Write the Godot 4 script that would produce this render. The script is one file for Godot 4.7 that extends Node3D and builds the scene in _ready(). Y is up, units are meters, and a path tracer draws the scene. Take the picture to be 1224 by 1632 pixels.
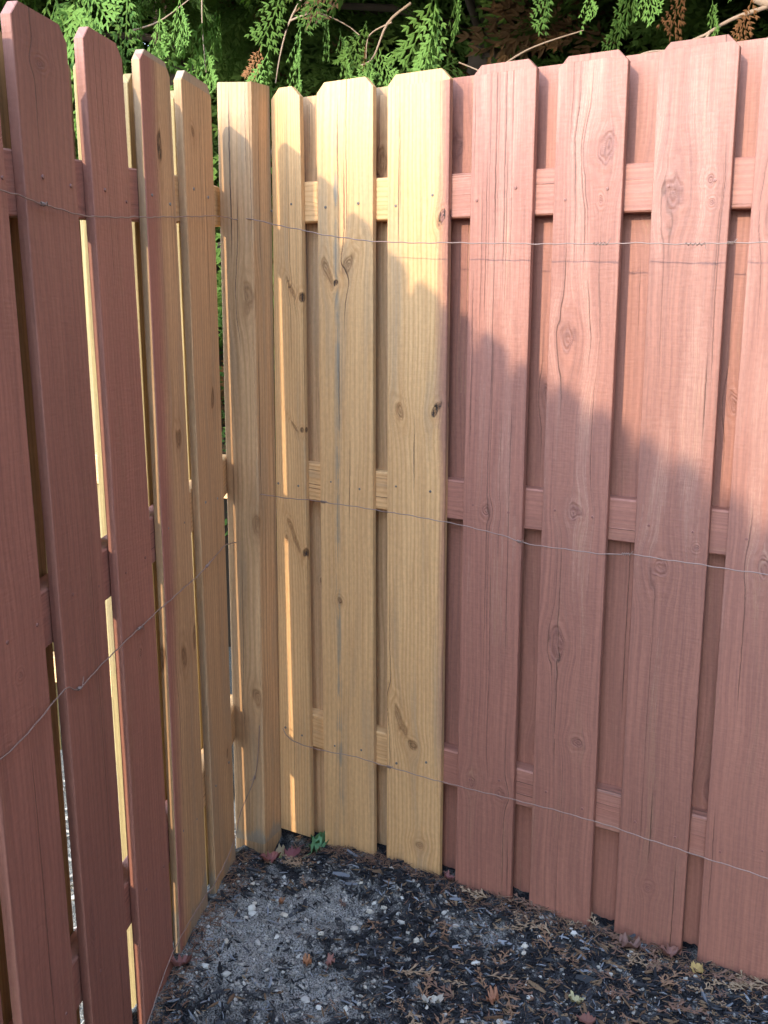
extends Node3D

const PHI := 1.2266            # angle of the left fence run from the right one
const TEX_W := 144
const TEX_H := 1536
const PICKET_LEN := 1.84

var dl := Vector3(cos(PHI), 0, sin(PHI))      # along the left fence, toward the viewer
var nl := Vector3(sin(PHI), 0, -cos(PHI))     # out of its face
var used := {}
var noise_a: PackedByteArray
var noise_b: PackedByteArray
var specs := []
var tex_color := []
var tex_height := []
var wood_mats := []

# ------------------------------------------------------------------ helpers
func numbered(called: String) -> String:
	if not used.has(called):
		used[called] = 0
		return called
	used[called] += 1
	return "%s_%03d" % [called, used[called]]

func tag(o: Node, label: String, category: String, group := "", kind := "") -> void:
	if label != "": o.set_meta("label", label)
	if category != "": o.set_meta("category", category)
	if group != "": o.set_meta("group", group)
	if kind != "": o.set_meta("kind", kind)

func thing(called: String, label: String, category: String, at := Vector3.ZERO, group := "") -> Node3D:
	var o := Node3D.new()
	o.name = numbered(called)
	add_child(o)
	o.position = at
	tag(o, label, category, group)
	return o

func part(called: String, mesh: Mesh, mat: Material, parent: Node, at := Vector3.ZERO) -> MeshInstance3D:
	var o := MeshInstance3D.new()
	o.name = called
	o.mesh = mesh
	if mat: o.material_override = mat
	o.position = at
	o.cast_shadow = GeometryInstance3D.SHADOW_CASTING_SETTING_ON
	parent.add_child(o, true)
	return o

func single(called: String, mesh: Mesh, mat: Material, label: String, category: String, at := Vector3.ZERO, group := "") -> MeshInstance3D:
	var o := part(numbered(called), mesh, mat, self, at)
	tag(o, label, category, group)
	return o

func lin(r: float, g: float, b: float) -> Color:
	return Color(r, g, b).linear_to_srgb()

func flat_mat(c: Color, rough := 0.8, vertex := false) -> StandardMaterial3D:
	var m := StandardMaterial3D.new()
	m.albedo_color = c
	m.roughness = rough
	m.vertex_color_use_as_albedo = vertex
	return m

func tri(st: SurfaceTool, a: Vector3, b: Vector3, c: Vector3) -> void:
	st.add_vertex(a); st.add_vertex(b); st.add_vertex(c)

func quad(st: SurfaceTool, a: Vector3, b: Vector3, c: Vector3, d: Vector3) -> void:
	tri(st, a, b, c); tri(st, a, c, d)

# a loft through rings of equal size, with uv = (across + depth, along)
func loft(rings: Array, uvs: Array, into: ArrayMesh = null) -> ArrayMesh:
	var st := SurfaceTool.new()
	st.begin(Mesh.PRIMITIVE_TRIANGLES)
	st.set_smooth_group(-1)
	var n: int = rings[0].size()
	for i in rings.size() - 1:
		for k in n:
			var k2 := (k + 1) % n
			var ids := [[i, k], [i + 1, k], [i + 1, k2], [i, k], [i + 1, k2], [i, k2]]
			for e in ids:
				st.set_uv(uvs[e[0]][e[1]]); st.add_vertex(rings[e[0]][e[1]])
	for e in [0, rings.size() - 1]:
		var c := Vector3.ZERO
		var cu := Vector2.ZERO
		for k in n:
			c += rings[e][k] / n
			cu += uvs[e][k] / n
		for k in n:
			var k2 := (k + 1) % n
			var a := k if e == 0 else k2
			var b := k2 if e == 0 else k
			st.set_uv(cu); st.add_vertex(c)
			st.set_uv(uvs[e][a]); st.add_vertex(rings[e][a])
			st.set_uv(uvs[e][b]); st.add_vertex(rings[e][b])
	st.generate_normals()
	st.generate_tangents()
	return st.commit(into)

func section(w: float, t: float, ch: float) -> Array:
	var a := w / 2
	# counter-clockwise seen from above, z = 0 is the front face
	return [Vector2(-a, -ch), Vector2(-a + ch, 0), Vector2(a - ch, 0), Vector2(a, -ch),
		Vector2(a, -t + ch), Vector2(a - ch, -t), Vector2(-a + ch, -t), Vector2(-a, -t + ch)]

# one dog-eared picket; l and r are its side edges at the bottom and the top
func picket_mesh(lb: float, lt: float, rb: float, rt: float, y0: float, y1: float, thick: float, ear: float, bow: float, cup: float) -> ArrayMesh:
	var cx := (lb + rb) / 2
	var rings := []
	var uvs := []
	var hs := [y0, y0 + 0.3, y0 + 0.6, y0 + 0.9, y0 + 1.2, y0 + 1.5, y1 - ear, y1]
	for i in hs.size():
		var f: float = (hs[i] - y0) / (y1 - y0)
		var xl := lerpf(lb, lt, f) - cx
		var xr := lerpf(rb, rt, f) - cx
		var w := xr - xl
		var mid := (xl + xr) / 2 + bow * sin(f * PI)
		var z := cup * sin(f * PI * 1.3)
		var ww := w
		if i == hs.size() - 1: ww = w - 2 * ear * 0.95
		var ring := []
		var uv := []
		for p in section(ww, thick, 0.0012):
			ring.append(Vector3(mid + p.x, hs[i] - y0, p.y + z))
			uv.append(Vector2(0.5 + p.x / w * 0.98 + (p.y / w) * 0.9, 1.0 - (hs[i] - y0) / PICKET_LEN))
		rings.append(ring)
		uvs.append(uv)
	return loft(rings, uvs)

func bar_mesh(a: Vector3, b: Vector3, height: float, thick: float, u0: float, into: ArrayMesh = null) -> ArrayMesh:
	# a rail from a to b, a and b on its upper front edge; front face toward +z
	var rings := []
	var uvs := []
	for e in [a, b]:
		var ring := []
		var uv := []
		var ch := 0.003
		for p in [Vector2(0, -ch), Vector2(-ch, 0), Vector2(-thick + ch, 0), Vector2(-thick, -ch), Vector2(-thick, -height + ch), Vector2(-thick + ch, -height), Vector2(-ch, -height), Vector2(0, -height + ch)]:
			ring.append(e + Vector3(0, p.y, p.x))
			uv.append(Vector2(-p.y / 0.14 + 0.1 - p.x * 2.0, u0 + e.x / PICKET_LEN))
		rings.append(ring)
		uvs.append(uv)
	return loft(rings, uvs, into)

func tube(st: SurfaceTool, pts: Array, radii: Array, sides := 6) -> void:
	var frames := []
	for i in pts.size():
		var d: Vector3 = pts[mini(i + 1, pts.size() - 1)] - pts[maxi(i - 1, 0)]
		d = d.normalized()
		var s := d.cross(Vector3.UP if absf(d.y) < 0.9 else Vector3.RIGHT).normalized()
		var t := s.cross(d).normalized()
		var ring := []
		for k in sides:
			var an := TAU * k / sides
			ring.append(pts[i] + (s * cos(an) + t * sin(an)) * radii[i])
		frames.append(ring)
	for i in pts.size() - 1:
		for k in sides:
			var k2 := (k + 1) % sides
			quad(st, frames[i][k], frames[i][k2], frames[i + 1][k2], frames[i + 1][k])

func start(smooth := true) -> SurfaceTool:
	var st := SurfaceTool.new()
	st.begin(Mesh.PRIMITIVE_TRIANGLES)
	st.set_smooth_group(0 if smooth else -1)
	return st

func done(st: SurfaceTool) -> ArrayMesh:
	st.generate_normals()
	return st.commit()

# ------------------------------------------------------------------ wood textures
# a spec: seed, kind, knots [u, metres up, radius across, radius along, darkness], red [from, to] across u, streak
func spec(seed_: int, kind: String, knots := [], extra := {}) -> int:
	var d := {"seed": seed_, "kind": kind, "knots": knots}
	d.merge(extra)
	specs.append(d)
	return specs.size() - 1

func make_wood(idx: int) -> void:
	var sp: Dictionary = specs[idx]
	var rng := RandomNumberGenerator.new()
	rng.seed = 7000 + int(sp.seed) * 131
	var W := TEX_W
	var H := TEX_H
	var col := PackedByteArray()
	col.resize(W * H * 3)
	var hgt := PackedFloat32Array()
	hgt.resize(W * H)
	var light: Color; var dark: Color; var ring_c: Color
	var is_red: bool = sp.kind == "red"
	match sp.kind:
		"tan":
			light = Color(0.865, 0.685, 0.475); dark = Color(0.765, 0.585, 0.390); ring_c = Color(0.720, 0.525, 0.325)
		"brown":
			light = Color(0.790, 0.625, 0.450); dark = Color(0.675, 0.520, 0.365); ring_c = Color(0.610, 0.450, 0.300)
		"olive":
			light = Color(0.640, 0.545, 0.350); dark = Color(0.500, 0.430, 0.270); ring_c = Color(0.430, 0.350, 0.200)
		_:
			light = Color(0.645, 0.427, 0.352); dark = Color(0.545, 0.354, 0.294); ring_c = Color(0.490, 0.315, 0.262)
	var red_l := Color(0.645, 0.427, 0.352)
	var red_d := Color(0.545, 0.354, 0.294)
	var red_from: float = sp.get("red_from", 9.0)
	var red_soft: float = sp.get("red_soft", 0.1)
	var red_lean: float = sp.get("red_lean", 0.0)
	var red_dir: float = sp.get("red_dir", 1.0)
	var red_all: float = 1.0 if is_red else 0.0
	var soil: float = sp.get("soil", 0.0)
	var soil_tilt: float = sp.get("soil_tilt", 0.0)
	var streak: float = sp.get("streak", -1.0)
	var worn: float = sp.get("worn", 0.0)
	var crack_n: int = sp.get("cracks", 4)
	var ring_amt: float = sp.get("rings", 0.5) if not is_red else 0.22
	var knots: Array = sp.knots
	var cracks := []
	for i in crack_n:
		var y0 := rng.randf_range(-0.2, 1.5) if i % 2 == 0 else rng.randf_range(1.2, 1.7)
		cracks.append([rng.randf_range(0.01, 0.13), y0, y0 + rng.randf_range(0.15, 0.7), rng.randf_range(0.0004, 0.0009), rng.randf_range(0.45, 1.0)])
	for c in sp.get("crack_list", []): cracks.append(c)
	var o1 := rng.randi() % 512
	var o2 := rng.randi() % 512
	var o3 := rng.randi() % 512
	var tone := rng.randf_range(0.95, 1.05)
	var period := rng.randf_range(0.009, 0.015)
	var arch_x := rng.randf_range(0.04, 0.10)
	var arch_k := rng.randf_range(-0.010, 0.010)
	for py in H:
		var ym := (1.0 - (py + 0.5) / H) * PICKET_LEN
		var warp := 0.010 * (noise_b[((o1 + int(ym * 70)) & 511) * 512 + (o2 & 511)] / 255.0 - 0.5) + arch_k * ym
		var near := []
		for k in knots:
			if absf(ym - k[1]) < 5.0 * k[3]: near.append(k)
		var live := []
		for c in cracks:
			if ym > c[1] and ym < c[2]: live.append(c)
		var row_a := ((o2 + int(ym * 55)) & 511) * 512
		var row_b := ((o3 + int(ym * 26)) & 511) * 512
		var row_c := ((o1 + int(ym * 40)) & 511) * 512
		var row_saw := ((o1 + int(ym * 1500)) & 511) * 512
		var row_iso := ((o2 + int(ym * 260)) & 511) * 512
		for px in W:
			var xm := (px + 0.5) / W * 0.14
			var gx := xm + warp
			var in_knot := 0.0
			var halo := 0.0
			var knot_dark := 0.0
			var knot_ring := 0.0
			for k in near:
				var wob := noise_b[row_iso + ((o1 + int(xm * 900)) & 511)] / 255.0 - 0.5
				var dx: float = xm - k[0] * 0.14 + wob * 1.1 * k[2]
				if k.size() > 5: dx += k[5] * (ym - k[1])
				var dy: float = ym - k[1] + (noise_b[row_iso + ((o3 + int(xm * 700)) & 511)] / 255.0 - 0.5) * 1.2 * k[3]
				var q: float = dx * dx / (k[2] * k[2]) + dy * dy / (k[3] * k[3])
				if q < 25.0:
					var e := exp(-q * 0.16)
					gx -= dx * e * 0.85
					halo = maxf(halo, e)
					if q < 1.5:
						var rr := sqrt(q)
						var v := clampf((1.2 - rr) * 2.6, 0.0, 1.0)
						if v > in_knot:
							in_knot = v
							knot_dark = k[4]
							knot_ring = 0.5 + 0.5 * sin(rr * 12.0 + wob * 11.0 + k[1] * 40.0)
			var fine := noise_a[row_a + ((o3 + int(gx * 5200)) & 511)] / 255.0
			var mid := noise_a[row_b + ((o1 + int(gx * 1500)) & 511)] / 255.0
			var broad := noise_b[row_c + ((o2 + int(gx * 520)) & 511)] / 255.0
			var iso := noise_a[row_iso + ((o1 + int(xm * 1900)) & 511)] / 255.0
			var saw := noise_a[row_saw + ((o3 + int(xm * 260)) & 511)] / 255.0
			var ring := 0.5 + 0.5 * sin((gx - arch_x) / period * TAU + broad * 7.0)
			ring = ring * ring * ring
			var t := clampf(0.5 + (mid - 0.5) * 0.9 + (fine - 0.5) * 0.7 + (broad - 0.5) * 0.8, 0.0, 1.0)
			var u := float(px) / W
			var red := red_all
			if red_from < 5.0:
				red = clampf((red_dir * (u - red_from) + red_lean * (ym - 0.9) + (broad - 0.5) * 0.12 + (fine - 0.5) * 0.10) / red_soft, 0.0, 1.0)
			var c := light.lerp(dark, t).lerp(ring_c, ring * ring_amt)
			if halo > 0.05:
				c = c.lerp(ring_c, halo * (0.4 * knot_ring_or(halo + (mid - 0.5) * 0.25) + 0.2 + 0.3 * (fine - 0.5)))
			if not is_red:
				c = c.lerp(Color(0.62, 0.57, 0.50), clampf((broad - 0.56) * 4.0, 0, 1) * (0.15 + 0.45 * mid) * 0.6)
			if streak >= 0.0:
				var sd := (u - streak - (broad - 0.5) * 0.08) / 0.04
				c = c.lerp(Color(0.52, 0.49, 0.44), exp(-sd * sd) * clampf((noise_b[row_iso + (o3 & 511)] / 255.0 + mid - 0.85) * 2.0, 0.0, 0.75))
			if red > 0.0:
				var rc := red_l.lerp(red_d, clampf(0.45 + worn * 0.25 + (mid - 0.5) * (0.8 + worn) + (fine - 0.5) * 0.7 + (broad - 0.5) * 0.7, 0, 1))
				rc = rc.lerp(Color(0.47, 0.31, 0.27), ring * 0.25)
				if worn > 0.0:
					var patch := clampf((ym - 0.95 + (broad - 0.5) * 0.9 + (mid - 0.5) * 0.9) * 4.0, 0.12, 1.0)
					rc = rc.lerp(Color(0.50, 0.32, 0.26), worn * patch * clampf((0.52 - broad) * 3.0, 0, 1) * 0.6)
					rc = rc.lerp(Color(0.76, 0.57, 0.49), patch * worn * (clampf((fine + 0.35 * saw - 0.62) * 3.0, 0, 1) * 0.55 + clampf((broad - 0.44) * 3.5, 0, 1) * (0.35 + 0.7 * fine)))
				rc = rc.lerp(Color(0.66, 0.50, 0.38), clampf((fine + broad - 1.32) * 4.0, 0, 1) * 0.45)   # thin spots where wood shows
				c = c.lerp(Color(rc.r * tone, rc.g * tone, rc.b * tone), red)
			var h := 0.5 + (fine - 0.5) * 0.35 + (saw - 0.5) * (0.36 if red > 0.5 else 0.2) - ring * 0.12 + (iso - 0.5) * 0.12
			if in_knot > 0.0:
				var kd := Color(0.36, 0.235, 0.13) if red < 0.5 else Color(0.45, 0.29, 0.25)
				var a := in_knot * (0.34 + 0.30 * knot_ring + 0.35 * clampf((0.42 - iso) * 6.0, 0, 1)) * knot_dark
				c = c.lerp(kd, clampf(a, 0, 1))
				if knot_dark > 0.95 and iso > 0.55: c = c.lerp(Color(0.12, 0.08, 0.05), in_knot * 0.8)
				h += in_knot * (0.9 * knot_ring - 0.5)
			if halo > 0.1: h += 0.35 * halo * sin(halo * 18.0)
			for k in live:
				var jag: float = (noise_a[row_iso + (o2 & 511)] / 255.0 - 0.5) * 0.0014
				var dd: float = absf(gx - warp * 0.6 - k[0] - jag)
				if dd < k[3] * 1.6:
					var ce: float = minf(1.0, minf(ym - k[1], k[2] - ym) * 12.0) * k[4]
					var cf: float = clampf(1.6 - dd / k[3], 0.0, 1.0) * ce
					c = c.lerp(Color(0.20, 0.13, 0.09), cf * (0.75 if red < 0.5 else 0.6))
					h -= 1.2 * cf
			if soil > 0.0:
				var edge := soil + soil_tilt * u + (broad - 0.5) * 0.05 + (iso - 0.5) * 0.02 - ym
				if edge > 0.0: c = c.lerp(Color(0.56, 0.53, 0.48), clampf(edge * 40.0, 0.0, 0.65) * (0.6 + 0.4 * iso))
			var speck := noise_b[row_saw + ((o2 + int(xm * 2900)) & 511)] / 255.0
			var mul := 0.965 + 0.07 * speck
			var base := (py * W + px)
			col[base * 3] = int(clampf(c.r * mul, 0, 1) * 255)
			col[base * 3 + 1] = int(clampf(c.g * mul, 0, 1) * 255)
			col[base * 3 + 2] = int(clampf(c.b * mul, 0, 1) * 255)
			hgt[base] = h
	tex_color[idx] = Image.create_from_data(W, H, false, Image.FORMAT_RGB8, col)
	var hi := Image.create_from_data(W, H, false, Image.FORMAT_RF, hgt.to_byte_array())
	hi.bump_map_to_normal_map(1.0)
	tex_height[idx] = hi

func knot_ring_or(h: float) -> float:
	return 0.5 + 0.5 * sin(h * 16.0)

func build_textures() -> void:
	var fa := FastNoiseLite.new()
	fa.seed = 11; fa.noise_type = FastNoiseLite.TYPE_SIMPLEX_SMOOTH; fa.frequency = 0.10; fa.fractal_octaves = 3
	noise_a = grey(fa)
	var fb := FastNoiseLite.new()
	fb.seed = 23; fb.noise_type = FastNoiseLite.TYPE_SIMPLEX_SMOOTH; fb.frequency = 0.035; fb.fractal_octaves = 2
	noise_b = grey(fb)
	tex_color.resize(specs.size())
	tex_height.resize(specs.size())
	var id := WorkerThreadPool.add_group_task(make_wood, specs.size(), 4)
	WorkerThreadPool.wait_for_group_task_completion(id)
	for i in specs.size():
		var m := StandardMaterial3D.new()
		m.albedo_texture = ImageTexture.create_from_image(tex_color[i])
		m.normal_enabled = true
		m.normal_texture = ImageTexture.create_from_image(tex_height[i])
		m.normal_scale = 0.75
		m.roughness = 0.62 if specs[i].kind == "red" else 0.74
		wood_mats.append(m)

func grey(n: FastNoiseLite) -> PackedByteArray:
	var im := n.get_seamless_image(512, 512, false, false, 0.1, true)
	im.convert(Image.FORMAT_L8)
	return im.get_data()

# ------------------------------------------------------------------ ground
var gnoise := FastNoiseLite.new()
var gfine := FastNoiseLite.new()

func ground_base(x: float, z: float) -> float:
	var p := Vector3(x, 0, z)
	var d := p.dot(nl)                       # distance in front of the left run
	var u := p.dot(dl)
	var h := 0.004
	h += 0.046 * exp(-pow(maxf(d, 0.0) / 0.16, 2.0)) * smoothstep(0.10, 0.26, u) * (1.0 - smoothstep(0.55, 0.9, u) * 0.8)
	h -= 0.050 * exp(-(pow(x - 0.08, 2) + pow(z - 0.05, 2)) / 0.0075)
	h += 0.022 * exp(-(pow(x - 0.42, 2) / 0.02 + pow(z - 0.10, 2) / 0.012))
	if d < 0.0: h = lerpf(h, -0.07, smoothstep(0.0, 0.14, -d))
	return h

func ground_h(x: float, z: float) -> float:
	return ground_base(x, z) + gnoise.get_noise_2d(x, z) * 0.012 + gfine.get_noise_2d(x, z) * 0.006

func dustiness(x: float, z: float) -> float:
	# grey sandy soil shows through the mulch beside the left run
	var a := exp(-(pow((x - 0.27) / 0.15, 2) + pow((z - 0.42) / 0.22, 2)))
	a += 0.75 * exp(-(pow((x - 0.50) / 0.10, 2) + pow((z - 0.50) / 0.10, 2)))
	a += 0.6 * exp(-(pow((x - 0.38) / 0.08, 2) + pow((z - 0.22) / 0.08, 2)))
	a += 0.5 * exp(-(pow((x - 0.68) / 0.10, 2) + pow((z - 0.14) / 0.06, 2)))
	return clampf(a * 1.2 + gnoise.get_noise_2d(x * 2.2 + 7, z * 2.2) * 0.9 + gfine.get_noise_2d(x, z + 5.0) * 0.3, 0, 1)

func axis_lines(lo: float, hi: float, step: float, far: float) -> Array:
	var a := []
	var v := lo
	while v < hi:
		a.append(v); v += step
	var s := step
	while v < far:
		a.append(v); s *= 1.35; v += s
	a.append(far)
	var b := []
	v = lo; s = step
	while v > -far:
		s *= 1.35; v -= s
		b.append(maxf(v, -far))
	b.reverse()
	return b + a

func build_ground() -> void:
	gnoise.seed = 5; gnoise.frequency = 9.0; gnoise.fractal_octaves = 3
	gfine.seed = 9; gfine.frequency = 60.0; gfine.fractal_octaves = 3
	var xs := axis_lines(-0.15, 1.55, 0.007, 60.0)
	var zs := axis_lines(-0.05, 1.05, 0.007, 60.0)
	var nx := xs.size()
	var verts := PackedVector3Array()
	var cols := PackedColorArray()
	var uvs := PackedVector2Array()
	var idx := PackedInt32Array()
	for z in zs:
		for x in xs:
			verts.append(Vector3(x, ground_h(x, z), z))
			uvs.append(Vector2(x, z) / 0.6)
			var d: float = Vector3(x, 0, z).dot(nl)
			var s := dustiness(x, z)
			var n := 0.5 + 0.5 * gfine.get_noise_2d(x + 3.0, z)
			var c := Color(0.026, 0.026, 0.028).lerp(Color(0.40, 0.385, 0.36), s * (0.45 + 0.55 * n))
			if d < -0.02:
				c = c.lerp(Color(0.30, 0.27, 0.22).lerp(Color(0.20, 0.18, 0.15), n), smoothstep(0.02, 0.12, -d))
			cols.append(c)
	for j in zs.size() - 1:
		for i in nx - 1:
			var a := j * nx + i
			idx.append_array([a, a + 1, a + nx + 1, a, a + nx + 1, a + nx])
	var arr := []
	arr.resize(Mesh.ARRAY_MAX)
	arr[Mesh.ARRAY_VERTEX] = verts
	arr[Mesh.ARRAY_COLOR] = cols
	arr[Mesh.ARRAY_TEX_UV] = uvs
	arr[Mesh.ARRAY_INDEX] = idx
	var am := ArrayMesh.new()
	am.add_surface_from_arrays(Mesh.PRIMITIVE_TRIANGLES, arr)
	var st := SurfaceTool.new()
	st.create_from(am, 0)
	st.generate_normals()
	st.generate_tangents()
	am = st.commit()
	var m := flat_mat(Color.WHITE, 0.95, true)
	m.metallic_specular = 0.15
	var fn := FastNoiseLite.new()
	fn.seed = 3; fn.frequency = 0.11; fn.fractal_octaves = 4
	var im := fn.get_seamless_image(1024, 1024)
	im.convert(Image.FORMAT_L8)
	var dat := im.get_data()
	for i in dat.size(): dat[i] = clampi(int(222 + (dat[i] - 128) * 1.3), 60, 255)
	m.albedo_texture = ImageTexture.create_from_image(Image.create_from_data(1024, 1024, false, Image.FORMAT_L8, dat))
	var nm := fn.get_seamless_image(1024, 1024)
	nm.convert(Image.FORMAT_RF)
	nm.bump_map_to_normal_map(5.0)
	m.normal_enabled = true
	m.normal_texture = ImageTexture.create_from_image(nm)
	m.normal_scale = 1.0
	var g := part("ground", am, m, self)
	tag(g, "dark mulched soil with a grey dusty patch in the fence corner", "", "", "structure")

func in_yard(x: float, z: float, margin := 0.012) -> bool:
	var p := Vector3(x, 0, z)
	if p.dot(nl) < margin or z < margin: return false
	if x < 0.085 and z < 0.09: return false
	return true

func scatter(called: String, label: String, mesh: Mesh, mat: Material, xf: Array, cols: Array) -> void:
	var mm := MultiMesh.new()
	mm.transform_format = MultiMesh.TRANSFORM_3D
	mm.use_colors = true
	mm.mesh = mesh
	mm.instance_count = xf.size()
	for i in xf.size():
		mm.set_instance_transform(i, xf[i])
		mm.set_instance_color(i, cols[i])
	var o := MultiMeshInstance3D.new()
	o.name = called
	o.multimesh = mm
	o.material_override = mat
	add_child(o, true)
	tag(o, label, called.replace("_", " "), "", "stuff")

func chip_mesh(rng: RandomNumberGenerator) -> ArrayMesh:
	# a splinter one unit long
	var st := start(false)
	var rings := []
	for i in 3:
		var x := -0.5 + i * 0.5
		var w := (0.12 if i == 1 else 0.06) * rng.randf_range(0.7, 1.4)
		var h := w * rng.randf_range(0.35, 0.7)
		var oy := rng.randf_range(-0.03, 0.05)
		var oz := rng.randf_range(-0.05, 0.05)
		rings.append([Vector3(x, oy - h, oz - w), Vector3(x, oy + h, oz - w * 0.7), Vector3(x + 0.03, oy + h * 0.8, oz + w * 0.8), Vector3(x, oy - h, oz + w)])
	for i in 2:
		for k in 4:
			quad(st, rings[i][k], rings[i + 1][k], rings[i + 1][(k + 1) % 4], rings[i][(k + 1) % 4])
	quad(st, rings[0][0], rings[0][1], rings[0][2], rings[0][3])
	quad(st, rings[2][3], rings[2][2], rings[2][1], rings[2][0])
	return done(st)

func stone_mesh(rng: RandomNumberGenerator, rough := 0.32) -> ArrayMesh:
	var st := start(false)
	var ico := SphereMesh.new()
	ico.radial_segments = 6; ico.rings = 3; ico.radius = 0.5; ico.height = 1.0
	var a := ico.get_mesh_arrays()
	var v: PackedVector3Array = a[Mesh.ARRAY_VERTEX]
	var moved := {}
	var sq := Vector3(1, rng.randf_range(0.45, 0.75), rng.randf_range(0.6, 1.0))
	for p in v:
		var key := Vector3i((p * 1000).round())
		if not moved.has(key): moved[key] = p * sq * (1.0 + rng.randf_range(-rough, rough))
	for i in a[Mesh.ARRAY_INDEX]:
		st.add_vertex(moved[Vector3i((v[i] * 1000).round())])
	return done(st)

# a flat conifer spray: base at the origin, axis along +x, in the xy plane, one unit long
func spray_mesh(seed_: int, nodes := 13, fan := 0.42, thick := 1.0, lush := 0.86, wide := 1.0) -> ArrayMesh:
	var rng := RandomNumberGenerator.new()
	rng.seed = seed_
	var st := SurfaceTool.new()
	st.begin(Mesh.PRIMITIVE_TRIANGLES)
	var axis := func(t: float) -> Vector3: return Vector3(t, 0.07 * sin(t * 2.6 + seed_), -0.10 * t * t)
	for i in nodes:
		var t0 := float(i) / nodes
		leaflet(st, axis.call(t0), axis.call(t0 + 1.15 / nodes), 0.016 * wide, rng, 0.8)
	for i in nodes:
		for side in [-1, 1]:
			var t := (i + (0.5 if side > 0 else 0.0) + rng.randf_range(-0.15, 0.15)) / nodes
			if t < 0.06: continue
			var ln := fan * pow(maxf(1.0 - t, 0.02), 0.75) * (0.55 + 0.9 * minf(t * 2.5, 1.0)) * rng.randf_range(0.65, 1.1)
			var an: float = deg_to_rad(rng.randf_range(34, 50)) * side
			var b: Vector3 = axis.call(t)
			var dir := Vector3(cos(an), sin(an), rng.randf_range(-0.22, 0.12)).normalized()
			var m := maxi(2, int(ln / (0.045 * (0.4 + 0.6 * thick))))
			for j in m:
				var q0 := b + dir * (ln * j / m)
				var bend := Vector3(0.10 * j * ln, 0, -0.05 * j * ln)
				q0 += bend
				leaflet(st, q0, q0 + dir * (ln / m * 1.25), 0.019 * wide, rng, 1.0)
				if j > 0:
					for s2 in [-1, 1]:
						if rng.randf() > lush: continue
						var a2: float = an + s2 * deg_to_rad(rng.randf_range(28, 42))
						var d2 := Vector3(cos(a2), sin(a2), rng.randf_range(-0.2, 0.2)).normalized()
						var l2 := rng.randf_range(0.05, 0.085) * (0.3 + 0.7 * thick) * (1.25 - 0.6 * float(j) / m)
						leaflet(st, q0, q0 + d2 * l2, 0.018 * wide, rng, 1.15)
	st.generate_normals()
	return st.commit()

# a dry sprig: a stem with stout finger-like branchlets
func sprig_mesh(seed_: int) -> ArrayMesh:
	var rng := RandomNumberGenerator.new()
	rng.seed = seed_
	var st := SurfaceTool.new()
	st.begin(Mesh.PRIMITIVE_TRIANGLES)
	var p := Vector3.ZERO
	var d := Vector3(1, 0, 0)
	for i in 7:
		var q := p + d * 0.145
		leaflet(st, p - d * 0.03, q + d * 0.05, 0.045, rng, 0.85)
		var side := -1 if i % 2 == 0 else 1
		var an := deg_to_rad(rng.randf_range(28, 48)) * side
		var f := Vector3(cos(an), sin(an), rng.randf_range(-0.1, 0.35)).normalized()
		var ln := rng.randf_range(0.22, 0.40) * (1.1 - i * 0.09)
		leaflet(st, p, p + f * ln, 0.06, rng, 1.05)
		for s2 in [-1, 1]:
			if rng.randf() < 0.25: continue
			var a2: float = an + s2 * deg_to_rad(rng.randf_range(22, 38))
			var b := p + f * ln * rng.randf_range(0.25, 0.6)
			leaflet(st, b, b + Vector3(cos(a2), sin(a2), rng.randf_range(-0.1, 0.3)) * ln * 0.55, 0.05, rng, 1.1)
		p = q
		d = (d + Vector3(0, rng.randf_range(-0.22, 0.22), rng.randf_range(-0.08, 0.12))).normalized()
	st.generate_normals()
	return st.commit()

func leaflet(st: SurfaceTool, a: Vector3, b: Vector3, w: float, rng: RandomNumberGenerator, bright: float) -> void:
	var d := (b - a)
	var s := Vector3(-d.y, d.x, 0).normalized() * w * 0.5
	var m := a + d * 0.55
	var up := Vector3(0, 0, w * 0.25)
	var c := bright * rng.randf_range(0.85, 1.1)
	st.set_color(Color(c * 0.9, c * 0.95, c * 0.9))
	var p := [a - s * 0.5, a + s * 0.5, m + s + up * 0.0, m - s, b]
	tri(st, p[0], p[1], m + up); tri(st, p[1], p[2], m + up)
	st.set_color(Color(c * 1.1, c * 1.08, c))
	tri(st, p[2], b, m + up); tri(st, b, p[3], m + up); tri(st, p[3], p[0], m + up)

func basis_x(dir: Vector3, roll: float) -> Basis:
	var x := dir.normalized()
	var s := x.cross(Vector3.UP)
	if s.length() < 0.05: s = x.cross(Vector3.RIGHT)
	s = s.normalized()
	var z := s.cross(x).normalized()
	return Basis(x, s, x.cross(s)).orthonormalized() * Basis(Vector3.RIGHT, roll)

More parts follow.
